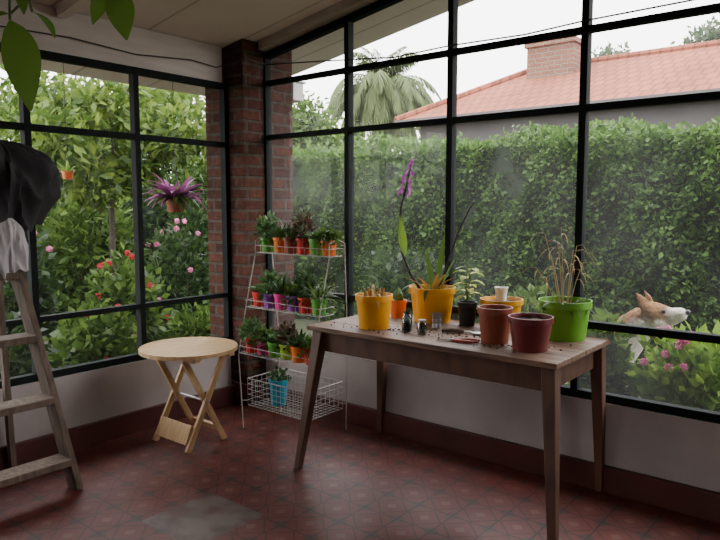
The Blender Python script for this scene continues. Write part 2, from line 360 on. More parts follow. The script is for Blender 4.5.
# ------------------------------------------------------------------ room
X1, Y1 = 5.6, -5.2
struct(MB().box((X1/2-.1, Y1/2+.1, -.05), (X1+.4, -Y1+.4, .1)).build('floor', 'floor'), 'worn dark red patterned floor tiles')
def zc(x): return 2.45+.165*x
b = MB(); xs = (-.95, X1+.1); ys = (Y1-.1, .65)
b.add([(x, y, zc(x)+dz) for dz in (0, .08) for x in xs for y in ys], [(0,1,3,2),(4,6,7,5),(0,4,5,1),(2,3,7,6),(1,5,7,3),(0,2,6,4)])
struct(b.build('ceiling', 'ceil'), 'whitish sloping board ceiling rising from the left wall')
SILL = .43
b = MB().box((-.06, Y1/2-.12, SILL/2), (.2, -Y1-.24, SILL)).box((-.06, (-2.86+Y1)/2, 1.3), (.2, -Y1-2.86, 1.8))
struct(b.build('wall_left', 'plaster'), 'low white plaster wall under the left window')
b = MB().box((X1/2+.08, .06, SILL/2), (X1-.16, .2, SILL)).box(((4.62+X1)/2, .06, 1.8), (X1-4.62, .2, 2.9))
struct(b.build('wall_right', 'plaster'), 'low white plaster wall under the right window')
b = MB().box((1.75, Y1-.06, 1.5), (3.5, .12, 3.0)).box((4.8, Y1-.06, 1.6), (1.6, .12, 3.4)).box((3.75, Y1-.06, 2.6), (.5, .12, .9))
struct(b.build('wall_back', 'plaster'))
struct(MB().box((X1+.06, Y1/2, 1.7), (.12, -Y1, 3.5)).build('wall_side', 'plaster'))
struct(MB().box((-.055, Y1/2-.12, 2.32), (.12, -Y1-.24, .25)).build('trim_5', 'beam'), 'pale strip between the left window and the ceiling')
struct(MB().box((.055, Y1/2-.1, .065), (.03, -Y1-.2, .13)).build('baseboard_left', 'skirt', bevel=.004), 'dark red tiled skirting below the left wall')
struct(MB().box((X1/2+.1, -.055, .065), (X1-.2, .03, .13)).build('baseboard_right', 'skirt', bevel=.004), 'dark red tiled skirting below the right wall')
struct(MB().box((-.02, .02, 1.35), (.40, .46, 2.7)).build('trim_1', 'brick'), 'exposed brick pillar in the corner between both windows')
struct(MB().box((-.02, .02, .075), (.44, .50, .15)).build('trim_2', 'skirt', bevel=.004), 'dark red base around the brick pillar')
b = MB(); b.beam((.2, -.045, zc(.2)-.03), (X1, -.045, zc(X1)-.03), .09, .06); struct(b.build('trim_3', 'rafter'), 'thin pale sloping beam above the right window')
b = MB()
for y in (-1.35, -2.75, -4.1): b.beam((.02, y, zc(.02)-.03), (X1, y, zc(X1)-.03), .05, .06)
struct(b.build('trim_4', 'ceil'), 'slim whitish ceiling battens')
b = MB(); t = .035
mx = [.175, .92, 1.66, 2.40, 3.145, 3.89, 4.62]
def ztop(x): return zc(x)-.075
for i, x in enumerate(mx): b.box((x, 0, (SILL+ztop(x))/2), (t if 0 < i else .045, .05, ztop(x)-SILL))
for z, h in ((SILL+.02, .04), (.80, .035), (1.85, .03), (2.215, .03)): b.box(((mx[0]+mx[-1])/2, 0, z), (mx[-1]-mx[0], .045, h))
b.beam((mx[0], 0, ztop(mx[0])-.01), (mx[-1], 0, ztop(mx[-1])-.01), .05, .04)
wr = struct(b.build('window_1', 'frame'), 'large dark metal window with sloping top behind the table')
MB().add([(mx[0], .004, SILL), (mx[-1], .004, SILL), (mx[-1], .004, ztop(mx[-1])), (mx[0], .004, ztop(mx[0]))], [(0,1,2,3)]).build('glass', 'glass', wr)
b = MB(); my = [-.225, -.91, -1.56, -2.21, -2.86]; ZT = 2.2
for i, y in enumerate(my): b.box((0, y, (SILL+ZT)/2), (.05, t, ZT-SILL))
for z, h in ((SILL+.02, .04), (.765, .03), (1.795, .035), (ZT-.015, .04)): b.box((0, (my[0]+my[-1])/2, z), (.045, my[0]-my[-1], h))
wl = struct(b.build('window_2', 'frame'), 'dark metal window facing the flower garden on the left')
MB().add([(-.004, my[0], SILL), (-.004, my[-1], SILL), (-.004, my[-1], ZT), (-.004, my[0], ZT)], [(0,1,2,3)]).build('glass', 'glass2', wl)
pts = []
for y, z in ((-2.6,2.31),(-1.7,2.285),(-1.3,2.30),(-.9,2.28),(-.5,2.315),(-.3,2.30)): pts.append((.018, y, z))
pts += [(.13,-.23,2.33), (.2,-.215,2.35), (.23,-.05,2.33), (.6,-.034,2.30), (.92,-.036,2.27), (1.3,-.034,2.235), (1.66,-.036,2.245), (2.1,-.034,2.235), (2.4,-.036,2.25), (3.1,-.036,2.26)]
tag(MB().tube(pts, .0042, 6).build('cable', 'cableblack', smooth=True), 'thin black cable strung along the top of both windows', 'cable')
WB = empty('wall_box', 'small white box mounted outside on the brick pillar, seen through the upper pane', 'box', (.125, .251, 2.13))
MB().box((0, .055, .07), (.13, .11, .13)).build('housing', 'white', WB, bevel=.01); MB().box((0, .06, .143), (.15, .135, .014)).build('lid', 'white', WB, bevel=.004)

# ------------------------------------------------------------------ worktable
T = empty('work_table', 'old brown wooden table with tapered legs, crowded with flowerpots', 'table', (1.89, -.365, 0))
TZ = .75; hx, hy = .69, .325
b = MB()
for k in range(4):
    y0 = -hy+k*(2*hy/4); b.box((0, y0+hy/4, TZ-.0125), (2*hx, hy/2-.003, .025))
b.build('tabletop', 'tablewood', T, bevel=.003)
b = MB()
for s in (-1, 1):
    b.box((0, s*(hy-.055), TZ-.08), (2*hx-.12, .022, .11)); b.box((s*(hx-.06), 0, TZ-.08), (.022, 2*hy-.13, .11))
b.build('apron', 'tabledark', T, bevel=.002)
for sx in (-1, 1):
    for sy in (-1, 1):
        f = (hx+.045 if sx > 0 and sy < 0 else sx*(hx-.02), sy*(hy-.02) if sy > 0 else -hy-.09, 0)
        MB().beam((sx*(hx-.045 if sx > 0 else hx-.06), sy*(hy-.05), TZ-.026), f, .062, .062, (0,1,0), .034, .034).build('leg', 'tabledark', T, bevel=.004)
b = MB()
for i in range(170):
    a = rnd.choice(((-.30,-.10),(-.22,-.16),(-.05,-.12),(.12,-.05),(.33,-.17),(.52,-.02),(-.45,-.2))); x = a[0]+rnd.gauss(0,.07); y = a[1]+rnd.gauss(0,.05)
    if abs(x) > hx-.02 or abs(y) > hy-.02: continue
    r = rnd.uniform(.0025,.007); b.ell((1.89+x, -.365+y, TZ+r*.5), (r, r*rnd.uniform(.6,1), r*.55), n=6, m=4)
o = tag(b.build('soil_crumbs', 'soil'), 'dark crumbs of spilled potting soil scattered over the table top', 'soil'); o['kind'] = 'stuff'

# ------------------------------------------------------------------ round folding table
F = empty('folding_table', 'small round slatted pine folding table by the left wall', 'table', (.435, -.88, 0))
FZ = .565; fr = .280
b = MB(); ns = 9; sw = 2*fr/ns
for k in range(ns):
    x0 = -fr+k*sw+.0012; x1 = -fr+(k+1)*sw-.0012; m = 6
    xsn = [x0+(x1-x0)*i/m for i in range(m+1)]
    top = [(x, math.sqrt(max(0, fr*fr-x*x))) for x in xsn]; poly = [(x, -y) for x, y in top]+[(x, y) for x, y in reversed(top)]
    q = len(poly); vs = [(x, y, FZ-.022) for x, y in poly]+[(x, y, FZ) for x, y in poly]
    b.add(vs, [tuple(range(q-1, -1, -1)), tuple(range(q, 2*q))]+[(i, (i+1)%q, q+(i+1)%q, q+i) for i in range(q)])
b.build('tabletop', 'pine', F)
for y in (-.12, .12): MB().box((0, y, FZ-.034), (.48, .04, .022)).build('batten', 'pine', F, bevel=.002)
for x in (-.155, .155): MB().beam((x, -.14, 0), (x, .13, FZ-.045), .02, .034, (0,1,.3)).build('leg', 'pine', F, bevel=.002)
for x in (-.132, .132): MB().beam((x, .14, 0), (x, -.13, FZ-.045), .02, .034, (0,1,.3)).build('leg', 'pine', F, bevel=.002)
MB().beam((-.145, -.117, .09), (.145, -.117, .09), .018, .11, (0,.4,1)).build('stretcher', 'pine', F, bevel=.002)
MB().beam((-.122, .117, .07), (.122, .117, .07), .018, .04, (0,-.4,1)).build('stretcher', 'pine', F, bevel=.002)
MB().tube([(-.17,0,.265), (.17,0,.265)], .007, 8).build('pivot_rod', 'steel', F)

# ------------------------------------------------------------------ ladder
Ld = empty('step_ladder', 'worn wooden stepladder standing at the left edge by the window', 'ladder', (.43, -1.93, 0))
fR, tR = Vector((.12, .28, 0)), Vector((-.24, .085, 1.62)); fL, tL = Vector((.12, -.32, 0)), Vector((-.24, -.16, 1.62))
for f, t_ in ((fR, tR), (fL, tL)): MB().beam(f, t_, .032, .095, (1,0,.2)).build('rail', 'oldwood', Ld, bevel=.003)
for z in (.15, .45, .75, 1.05, 1.35):
    k = z/1.62; a = fR.lerp(tR, k); c = fL.lerp(tL, k)
    MB().box(((a.x+c.x)/2+.01, (a.y+c.y)/2, z), (.125, a.y-c.y-.03, .034)).build('step', 'oldwood', Ld, bevel=.004)
MB().box((-.245, -.0375, 1.632), (.15, .33, .025)).build('top_cap', 'oldwood', Ld, bevel=.003)
for y in (.12, -.2): MB().beam((-.29, y, 1.61), (-.34, y*1.5, 0), .028, .04, (1,0,0)).build('rear_leg', 'oldwood', Ld, bevel=.002)
def drape(name, label, cat, loc, rx, ry, h, mat, folds=7, amp=.14, seed=1, taper=.5, crease=.1):
    rr = random.Random(seed); ph = [rr.uniform(0, 6.28) for _ in range(6)]; b = MB(); n, m = 130, 60; vs = []; fs = []
    for i in range(m+1):
        t_ = i/m; z = h*(1-t_)
        base = math.sqrt(max(0, 1-(1-min(1, t_*2.2))**2))*(1-taper*max(0, t_-.45)/.55)
        for j in range(n):
            q = 2*math.pi*j/n
            nz = 1-abs(noise.noise(Vector((1.8*math.cos(q)+seed, 1.8*math.sin(q), t_*1.6+q*.4))))*2
            n2 = 1-abs(noise.noise(Vector((4*math.cos(q)+seed, 4*math.sin(q)+3, t_*2.5))))*2
            k = base*(1+amp*t_*math.sin(folds*q+ph[0]+2*t_)+amp*.6*math.sin(3*q+ph[1]+3*t_)+crease*nz+crease*.6*n2)
            zz = z+(.07*h*math.sin(2*q+ph[3])+.06*h*math.sin(5*q+ph[4]))*t_+crease*.25*h*n2*min(1, t_*3)
            vs.append((rx*max(k, .01)*math.cos(q), ry*max(k, .01)*math.sin(q), zz))
    for i in range(m):
        for j in range(n): fs.append((i*n+j, (i+1)*n+j, (i+1)*n+(j+1)%n, i*n+(j+1)%n))
    fs.append(tuple(m*n+j for j in range(n)))
    o = b.add(vs, fs).build(name, mat, smooth=True); o.location = loc; return tag(o, label, cat)
o = drape('black_bag', 'dark folded cloth bag draped over the top of the wooden stepladder', 'bag', (.22, -1.82, 1.29), .15, .23, .41, 'blackcloth', 9, .22, 3, .22, .2)
MB().beam((.12,.06,.10), (.15,.07,-.08), .022, .004, (1,0,0)).beam((.15,.07,-.08), (.145,.05,-.20), .022, .004, (1,0,0)).build('strap', 'blackcloth', o)
drape('cloth_bag', 'pale grey cloth bag hanging below the dark bag on the ladder', 'bag', (.31, -1.83, 1.06), .08, .085, .28, 'greycloth', 5, .16, 9, .05, .14)

# ------------------------------------------------------------------ pots and plants
def potmesh(rt, rb, h, rim=True, wall=.006):
    b = MB(); rl = rb+(rt-rb)*.8
    if rim: prof = [(0,0),(rb,0),(rl*.97,h*.82),(rt,h*.83),(rt,h),(rt-wall,h),(rt-wall*1.4,h*.86),(rb+(rt-rb)*.55-wall,h*.6),(0,h*.6)]
    else: prof = [(0,0),(rb,0),(rt*.985,h*.97),(rt,h),(rt-wall,h),(rt-wall*1.6,h*.9),(rb+(rt-rb)*.55-wall,h*.6),(0,h*.6)]
    return b.lathe(prof)
def pot(name, label, loc, rt, rb, h, mat, rim=True, soil=True, cat='flowerpot', group=None):
    o = empty(name, label, cat, loc, rnd.uniform(0, 6), group)
    potmesh(rt, rb, h, rim).build('pot', mat, o, smooth=True)
    if soil:
        b = MB(); k = rb+(rt-rb)*.84-.005; n = 20; z = h*.86
        vs = [(0,0,z+.008)]; fs = []
        for ring in (.5, 1):
            for j in range(n): vs.append((k*ring*math.cos(6.2832*j/n), k*ring*math.sin(6.2832*j/n), z+rnd.uniform(-.004,.005)*(1 if ring < 1 else .3)))
        for j in range(n): fs += [(0, 1+j, 1+(j+1)%n), (1+j, 1+n+j, 1+n+(j+1)%n, 1+(j+1)%n)]
        b.add(vs, fs).build('soil', 'soil', o, smooth=True)
    return o
def tuft(o, n, L, W, z, mat, droop=.1, spread=.6, r0=.02, prof='lance', name='foliage'):
    b = MB()
    for i in range(n):
        a = rnd.uniform(0, 6.283); e = rnd.uniform(.2, 1)*spread
        b.blade((r0*math.cos(a), r0*math.sin(a), z), (math.cos(a)*e, math.sin(a)*e, 1), L*rnd.uniform(.6, 1.1), W*rnd.uniform(.8, 1.2), droop*rnd.uniform(.5, 1.4), 6, prof)
    return b.build(name, mat, o, smooth=True)
def rosette(o, n, r, W, z, mat, name='foliage'):
    b = MB()
    for i in range(n):
        a = i*2.4; e = .15+1.6*(i/n); b.blade((.004*math.cos(a), .004*math.sin(a), z), (math.cos(a)*e, math.sin(a)*e, 1), r*(.55+.5*i/n)*rnd.uniform(.8,1.2), W, .06, 5, 'oval')
    return b.build(name, mat, o, smooth=True)
def bushy(o, n, r, h, z, L, W, mat, name='foliage'):
    P, D = sphere_pts(n, (0,0,z+h*.35), (r, r, h*.65), .3); P[:,2] = np.maximum(P[:,2], z-.01)
    D = D+rng.normal(size=D.shape)*.5+np.array([0,0,.3]); f = leafcloud(name, P, D, L, W, mat, o)
    b = MB()
    for i in range(6):
        a = i*1.05; b.tube([(0,0,z-.01), (r*.4*math.cos(a), r*.4*math.sin(a), z+h*.35), (r*.7*math.cos(a), r*.7*math.sin(a), z+h*.6)], .0025, 5)
    b.build('stems', 'stem', o); return f

def T_(px, py): p = at(px, py, z=TZ); return (p.x, p.y, TZ)
A = pot('flowerpot', 'plain yellow plastic pot nearest the left end of the table', T_(374, 327.5), .098, .078, .175, 'yellow', True)
b = MB()
for i in range(9):
    a = rnd.uniform(0, 6.28); b.tube([(.04*math.cos(a), .04*math.sin(a), .14), (.05*math.cos(a+.3), .05*math.sin(a+.3), rnd.uniform(.19,.21))], [.012,.006], 6)
b.build('cut_stems', 'rust', A); tuft(A, 8, .12, .018, .15, 'dry', .25, 1.6)
S = pot('flowerpot', 'small orange pot with a cactus between the two large yellow pots', T_(398, 317), .05, .04, .10, 'p_orange', True)
b = MB(); n = 20; vs = []; fs = []
for i in range(11):
    t_ = i/10; rr = .028*math.sin(math.pi*(.18+.80*t_))
    for j in range(n): vs.append((rr*(1+.16*(j%2))*math.cos(6.2832*j/n), rr*(1+.16*(j%2))*math.sin(6.2832*j/n), .08+.09*t_))
for i in range(10):
    for j in range(n): fs.append((i*n+j, i*n+(j+1)%n, (i+1)*n+(j+1)%n, (i+1)*n+j))
b.add(vs, fs).build('cactus', 'succ', S, smooth=True)
B = pot('potted_orchid', 'large yellow pot with strappy orchid and tall purple flower spike', T_(432, 321), .128, .098, .19, 'yellow', True, cat='potted plant')
B.rotation_euler = (0,0,R(39))
b = MB()
for (x, y, dx, dy, L, W, dr) in ((.02,.02,.14,.0,.33,.034,.012),(.045,0,.34,.1,.25,.028,.07),(-.01,.0,-.75,-.1,.21,.030,.25),(.04,-.02,.9,-.1,.22,.026,.30),(-.04,0,-1,.2,.17,.028,.28),(0,.02,-.1,.2,.24,.030,.03),(.03,.03,.5,.3,.28,.022,.16),(-.02,-.03,-.2,-.7,.18,.028,.3)):
    b.blade((x, y, .165), (dx, dy, 1), L, W, dr, 8, 'lance', side=(1,.15,-dx) if abs(dx) < .3 else None)
b.build('leaves', 'leafA', B, smooth=True)
b = MB(); b.blade((-.155,-.01,.36), (-.12,0,1), .22, .048, .0, 8, 'oval', side=(1,.3,.1)); b.build('upright_leaf', 'leafB', B, smooth=True)
b = MB()
for (dx, dy, L) in ((-.5,-.6,.17),(.25,-.7,.2),(-.9,-.3,.2),(.6,-.5,.16),(.1,-.5,.15)): b.blade((dx*.03, dy*.03, .165), (dx, dy, 1), L, .028, .1, 7, 'strap')
b.build('dry_leaves', 'rust', B, smooth=True)
spk = [(-.06,0,.165), (-.12,0,.26), (-.165,0,.37), (-.185,0,.50), (-.175,0,.62), (-.145,0,.74), (-.12,.0,.86)]
MB().tube(spk, [.0075,.0075,.007,.0065,.006,.005,.003], 8).build('flower_spike', 'spike', B, smooth=True)
MB().tube([(.03,0,.165), (.09,0,.34), (.14,0,.50), (.20,0,.62), (.23,0,.66)], [.006,.0055,.005,.004,.0025], 6).build('bare_spike', 'spike', B, smooth=True)
b = MB()
for i in range(19):
    t_ = i/18; z = .68+.20*t_; x = -.160+.042*t_; s_ = -1 if i%2 else 1
    c = Vector((x+s_*rnd.uniform(.008,.03)*(1.2-t_), rnd.uniform(-.012,.012), z+rnd.uniform(-.008,.008)))
    b.flower(c, (s_*.9, -rnd.uniform(.2,1), rnd.uniform(-.3,.5)), .020-.009*t_)
b.build('flowers', 'fl_purple', B)
C_ = pot('potted_plant', 'small black nursery pot with yellow-green variegated leaves', T_(467, 325), .052, .04, .125, 'black', True, cat='potted plant')
b = MB()
for i in range(11):
    a = i*2.4; h = .16+.015*i; b.tube([(0,0,.11), (.015*math.cos(a), .015*math.sin(a), h)], .002, 5)
b.build('stems', 'stem', C_)
b = MB()
for i in range(13):
    a = i*2.4; h = .14+.013*i; b.blade((.012*math.cos(a), .012*math.sin(a), h), (math.cos(a), math.sin(a), .55), rnd.uniform(.07,.10), .042, .2, 6, 'oval')
b.build('leaves', 'yelleaf', C_, smooth=True)
D_ = pot('flowerpot', 'low yellow bowl pot behind the terracotta pot', T_(501, 326), .112, .085, .145, 'yellow2', True)
b = MB().lathe([(0,0),(.026,0),(.028,.03),(.034,.065),(.036,.068),(.036,.073),(.033,.073),(.026,.03),(.022,.006),(0,.006)], n=24)
o = tag(b.build('cup', 'white', smooth=True), 'white plastic cup standing on the soil of the low yellow bowl pot', 'cup'); o.location = (D_.location.x-.01, D_.location.y+.015, TZ+.131)
E_ = pot('flowerpot', 'slim terracotta coloured pot beside the dark red pot', T_(494.5, 342), .081, .062, .165, 'terra', True)
F_ = pot('flowerpot', 'dark wine-red pot closest to the front edge of the table', T_(530, 349.5), .098, .075, .148, 'wine', True)
G_ = pot('potted_plant', 'bright green pot with a dried withered plant, rightmost on the table', T_(564, 338), .124, .098, .185, 'green', True, cat='potted plant')
G_.rotation_euler = (0,0,R(39)); b = MB(); b2 = MB()
for i, (x, y, h, bend) in enumerate(((-.10,.02,.34,-.06),(-.05,-.02,.30,-.07),(-.02,.03,.37,.05),(.03,0,.26,.08),(.09,.03,.20,.08),(-.15,-.03,.18,-.07),(-.06,.05,.24,.06),(.06,.04,.28,.05))):
    p0 = Vector((x*.25, y*.25, .15)); p1 = Vector((x*.6, y*.6, .16+h*.55)); p2 = Vector((x, y, .16+h)); p3 = p2+Vector((bend*.6, 0, .005)); p4 = p3+Vector((bend*.6, 0, -.05))
    b.tube([p0, p1, p2, p3, p4], [.0028,.0024,.0018,.0014,.0008], 5)
    for k in range(3):
        q = p1.lerp(p2, .05+.36*k); aa = rnd.uniform(0, 6.28); b2.blade(q, (math.cos(aa), math.sin(aa), .7), rnd.uniform(.08,.17), .006, .34, 7, 'strap')
b.build('stalks', 'dry', G_, smooth=True); b2.build('dried_leaves', 'dry', G_, smooth=True)
tuft(G_, 18, .15, .016, .155, 'leafA', .3, 1.6, .05, name='low_leaves')
def jar(name, label, px, py, r, h, lid=None):
    o = empty(name, label, 'jar', T_(px, py))
    MB().lathe([(0,0),(r,0),(r*1.02,.01),(r,h*.78),(r*.8,h*.88),(r*.8,h),(r*.72,h),(r*.74,h*.86),(r*.92,h*.76),(r*.92,.008),(0,.008)], n=24).build('jar_body', 'jar', o, smooth=True)
    if lid: MB().lathe([(0,h*.9),(r*.86,h*.9),(r*.86,h*1.03),(0,h*1.04)], n=24).build('lid', lid, o, smooth=True)
    else: MB().lathe([(0,.009),(r*.9,.009),(r*.9,h*.5),(0,h*.5)], n=20).build('water', pm('murky', (.06,.07,.06), (.09,.09,.07), .1), o, smooth=True)
jar('glass_jar', 'small open glass jar in front of the large yellow orchid pot', 407, 331, .027, .10)
jar('glass_jar', 'small glass jar with a metal lid right of the open jar', 422, 334, .024, .07, 'steel')
r, h = .027, .078
o = tag(MB().lathe([(0,0),(r,0),(r*1.04,.003),(r,.006),(r,h*.33),(r*.97,h*.36),(r,h*.39),(r,h*.62),(r*.97,h*.65),(r,h*.68),(r,h-.004),(r*1.05,h),(r*.95,h),(r*.93,.006),(0,.006)], n=28).build('tin_can', 'steel', smooth=True), 'small ribbed tin can behind the hand tools on the table', 'can'); o.location = T_(437, 328)
P_ = empty('pruning_shears', 'pruning shears with red handles lying on the table front', 'shears', T_(452, 341.5), R(20))
for s in (1,-1): MB().tube([(0,0,.008), (.04,s*.02,.009), (.09,s*.028,.009), (.125,s*.02,.009)], [.005,.0075,.008,.006], 8).build('handle', 'toolred', P_, smooth=True)
MB().beam((0,0,.006), (-.075,.006,.006), .016, .004, (0,0,1), .004, .003).beam((0,0,.010), (-.07,-.012,.010), .010, .004, (0,0,1), .005, .003).lathe([(0,.001),(.008,.001),(.008,.016),(0,.017)], n=14).build('blades', 'steel', P_)
W_ = empty('hand_trowel', 'small steel hand trowel with wooden handle lying beside the shears', 'trowel', T_(464, 334), R(200))
MB().tube([(0,0,.012), (.05,0,.014), (.11,0,.012)], [.009,.012,.009], 10).build('handle', 'oldwood', W_, smooth=True)
b = MB(); b.tube([(0,0,.012), (-.03,0,.012), (-.05,0,.006)], .004, 6)
b.add([(-.045,-.022,.010), (-.045,0,.003), (-.045,.022,.010), (-.10,-.024,.012), (-.10,0,.004), (-.10,.024,.012), (-.145,0,.007)], [(0,1,4,3),(1,2,5,4),(3,4,6),(4,5,6)]); b.build('scoop', 'steel', W_, smooth=True)

# ------------------------------------------------------------------ wire plant rack
K = empty('plant_rack', 'thin white wire plant rack in three tiers beside the brick pillar', 'plant rack', (.75, -.34, 0))
tiers = [(1.085, .05), (.745, -.035), (.46, -.10)]
wx = .315
for z, y in tiers:
    b = MB(); d = .062
    for zz in (z, z+.045):
        b.tube([(-wx,y-d,zz),(wx,y-d,zz)], .0022, 6); b.tube([(-wx,y+d,zz),(wx,y+d,zz)], .0022, 6); b.tube([(-wx,y-d,zz),(-wx,y+d,zz)], .0022, 6); b.tube([(wx,y-d,zz),(wx,y+d,zz)], .0022, 6)
    for k in range(14):
        x = -wx+2*wx*k/13; b.tube([(x,y-d,z+.045),(x,y-d,z),(x,y+d,z),(x,y+d,z+.045)], .0013, 5)
    for yy in (-.03, 0, .03): b.tube([(-wx,y+yy,z),(wx,y+yy,z)], .0013, 5)
    b.build('wire_shelf', 'wire', K)
for s in (-1, 1):
    fx = .27 if s > 0 else -.235
    MB().tube([(s*.285, .17, .004), (s*.30, .165, .6), (s*wx, .125, 1.16), (s*wx, .06, 1.185), (s*wx, -.012, 1.16), (s*wx, -.012, 1.08), (s*wx, -.1, .74), (s*wx, -.165, .45), (fx, -.205, .004)], .0035, 8).build('side_frame', 'wire', K, smooth=True)
b = MB(); bx0, bx1, by0, by1, bz0, bz1 = -.235, .275, -.165, .15, .14, .31
for i in range(15):
    x = bx0+(bx1-bx0)*i/14; b.tube([(x,by0,bz1),(x,by0,bz0),(x,by1,bz0),(x,by1,bz1)], .0014, 5)
for i in range(9):
    y = by0+(by1-by0)*i/8; b.tube([(bx0,y,bz1),(bx0,y,bz0),(bx1,y,bz0),(bx1,y,bz1)], .0014, 5)
for i in range(6):
    z = bz0+(bz1-bz0)*i/5; r = .003 if i == 5 else .0014
    b.tube([(bx0,by0,z),(bx1,by0,z)], r, 5).tube([(bx0,by1,z),(bx1,by1,z)], r, 5).tube([(bx0,by0,z),(bx0,by1,z)], r, 5).tube([(bx1,by0,z),(bx1,by1,z)], r, 5)
for s in (-1, 1): b.tube([(.285 if s > 0 else -.26,-.19,.17),(bx1 if s > 0 else bx0,-.165,.17)], .003, 5).tube([(s*.29,.17,.17),(bx1 if s > 0 else bx0,.15,.17)], .003, 5)
b.build('bottom_basket', 'wire', K)
b = MB()   # wire grid panel at the right end of the basket
for i in range(8): x = .12+.022*i; b.tube([(x,-.17,.15),(x,-.17,.40)], .0014, 5)
for i in range(8): z = .15+.25*i/7; b.tube([(.12,-.17,z),(.274,-.17,z)], .0014, 5)
b.build('grid_panel', 'wire', K)
names = {'p_green':'green','p_orange':'orange','p_red':'red','p_purple':'purple','p_pink':'pink','p_lime':'lime','p_teal':'teal','p_yellow':'yellow','terra':'terracotta'}
rows = [
 ('top', [('p_green','bushy'),('p_orange','spiky'),('terra','tuft'),('p_red','bushyd'),('p_green','rosette'),('p_orange','trail')]),
 ('middle', [('p_red','rosette'),('p_purple','bushy'),('p_pink','spiky'),('p_purple','trail'),('p_red','bushyd'),('p_green','tuft')]),
 ('bottom', [('p_red','bushy'),('p_pink','trail'),('p_green','rosette'),('p_lime','bushyd'),('p_orange','spiky'),('p_red','trail')]),
]
desc = {'bushy':'a rounded leafy plant','bushyd':'a dark bushy plant','spiky':'upright spiky leaves','tuft':'grassy arching leaves','rosette':'a fleshy rosette','trail':'trailing pale leaves'}
ordw = ['leftmost', 'second from left', 'third from left', 'fourth from left', 'fifth from left', 'rightmost']
for (tn, row), (z, y) in zip(rows, tiers):
    for i, (c, kind) in enumerate(row):
        x = -.258+.516*i/5; q = .8 if tn == 'bottom' else 1
        o = pot('potted_plant', f'small {names[c]} pot with {desc[kind]}, {ordw[i]} on rack\'s {tn} tier', (.75+x, -.34+y+rnd.uniform(-.008,.008), z+.0035), .050, .037, rnd.uniform(.088,.10), c, True, cat='potted plant', group=f'small pots on the {tn} rack tier')
        if kind == 'bushy': bushy(o, 220, .066, .145*q, .082, .040, .024, 'succ')
        elif kind == 'bushyd': bushy(o, 230, .064, .17*q, .082, .038, .02, 'redpl' if tn != 'middle' else 'darkpl')
        elif kind == 'spiky': tuft(o, 48, .15*q, .018, .08, 'darkpl', .12, .95)
        elif kind == 'tuft': tuft(o, 52, .155*q, .014, .08, 'leafA', .26, 1.0)
        elif kind == 'rosette': rosette(o, 46, .095, .032, .082, 'succ')
        else:
            P = []; b = MB()
            for k in range(14):
                a = k*.449; hh = rnd.uniform(.11,.16); st = [(0,0,.085), (.034*math.cos(a),.034*math.sin(a),hh), (.058*math.cos(a),.058*math.sin(a),.12), (.064*math.cos(a),.064*math.sin(a),rnd.uniform(.0,.07))]
                b.tube(st, .0018, 5)
                for qq in range(18):
                    t_ = qq/18*3; i0 = min(2, int(t_)); P.append(Vector(st[i0]).lerp(Vector(st[i0+1]), t_-i0))
            b.build('stems', 'stem', o); P = np.array([tuple(p) for p in P]); leafcloud('foliage', P, rng.normal(size=P.shape)+np.array([0,0,.4]), .032, .023, 'leafA', o)
o = pot('potted_plant', 'teal pot with a small plant standing in the white wire basket', (.66, -.38, .143), .058, .046, .16, 'p_teal', True, cat='potted plant')
bushy(o, 110, .062, .085, .14, .032, .02, 'darkpl')

# ------------------------------------------------------------------ hanging pothos near the camera
HP = Vector((1.90, -2.285, 2.03)); o = empty('hanging_plant', 'hanging basket plant with large glossy leaves dangling at the upper left', 'hanging plant', HP, R(39))
potmesh(.10, .075, .14).build('pot', 'black', o, smooth=True)
b = MB(); zt = zc(HP.x)-HP.z
for k in range(3):
    a = k*2.094; b.tube([(.095*math.cos(a), .095*math.sin(a), .13), (0,0,.42)], .0015, 5)
b.tube([(0,0,.42), (0,0,zt)], .002, 5); b.build('hanger', 'steel', o)
lv = MB()
for st, leaf in (([(-.08,0,.13),(-.13,0,.10),(-.165,0,-.02),(-.17,0,-.165)], ((-.17,0,-.165),(.55,-.3,-1),.25,.095,.16,(.9,.5,.35))),
                 ([(.07,0,.13),(.10,0,.08),(.12,0,.0),(.10,0,-.08)], ((.10,0,-.08),(.6,-.3,-1),.15,.075,.14,(.9,.4,.4))),
                 ([(-.06,-.05,.13),(-.14,-.04,.10),(-.21,-.03,-.0),(-.245,-.03,-.11)], ((-.245,-.03,-.11),(-.4,-.3,-1),.19,.085,.1,(.9,-.4,-.3))),
                 ([(.06,.03,.13),(.09,.02,.07),(.07,.02,-.08)], ((.07,.02,-.08),(-.5,-.2,-1),.10,.055,.1,(.9,-.3,-.4))),
                 ([(-.09,.02,.13),(-.12,.02,.02),(-.13,.02,-.10),(-.12,.02,-.14)], ((-.12,.02,-.14),(.8,-.2,-.3),.10,.045,.12,None)),
                 ([(-.05,.05,.13),(-.09,.05,.05),(-.13,.05,-.08),(-.19,.04,-.14)], ((-.19,.04,-.14),(-1,-.2,.1),.12,.055,.16,None)),
                 ([(-.02,-.08,.13),(-.08,-.1,.08),(-.12,-.1,-.04),(-.10,-.1,-.12)], ((-.10,-.1,-.12),(.5,-.3,-.8),.07,.035,.1,None))):
    MB().tube(st, .0035, 6).build('stem', 'stem', o, smooth=True); lv.blade(leaf[0], leaf[1], leaf[2], leaf[3], leaf[4], 10, 'oval', side=leaf[5])
lv.build('leaves', 'leafHang', o, smooth=True)

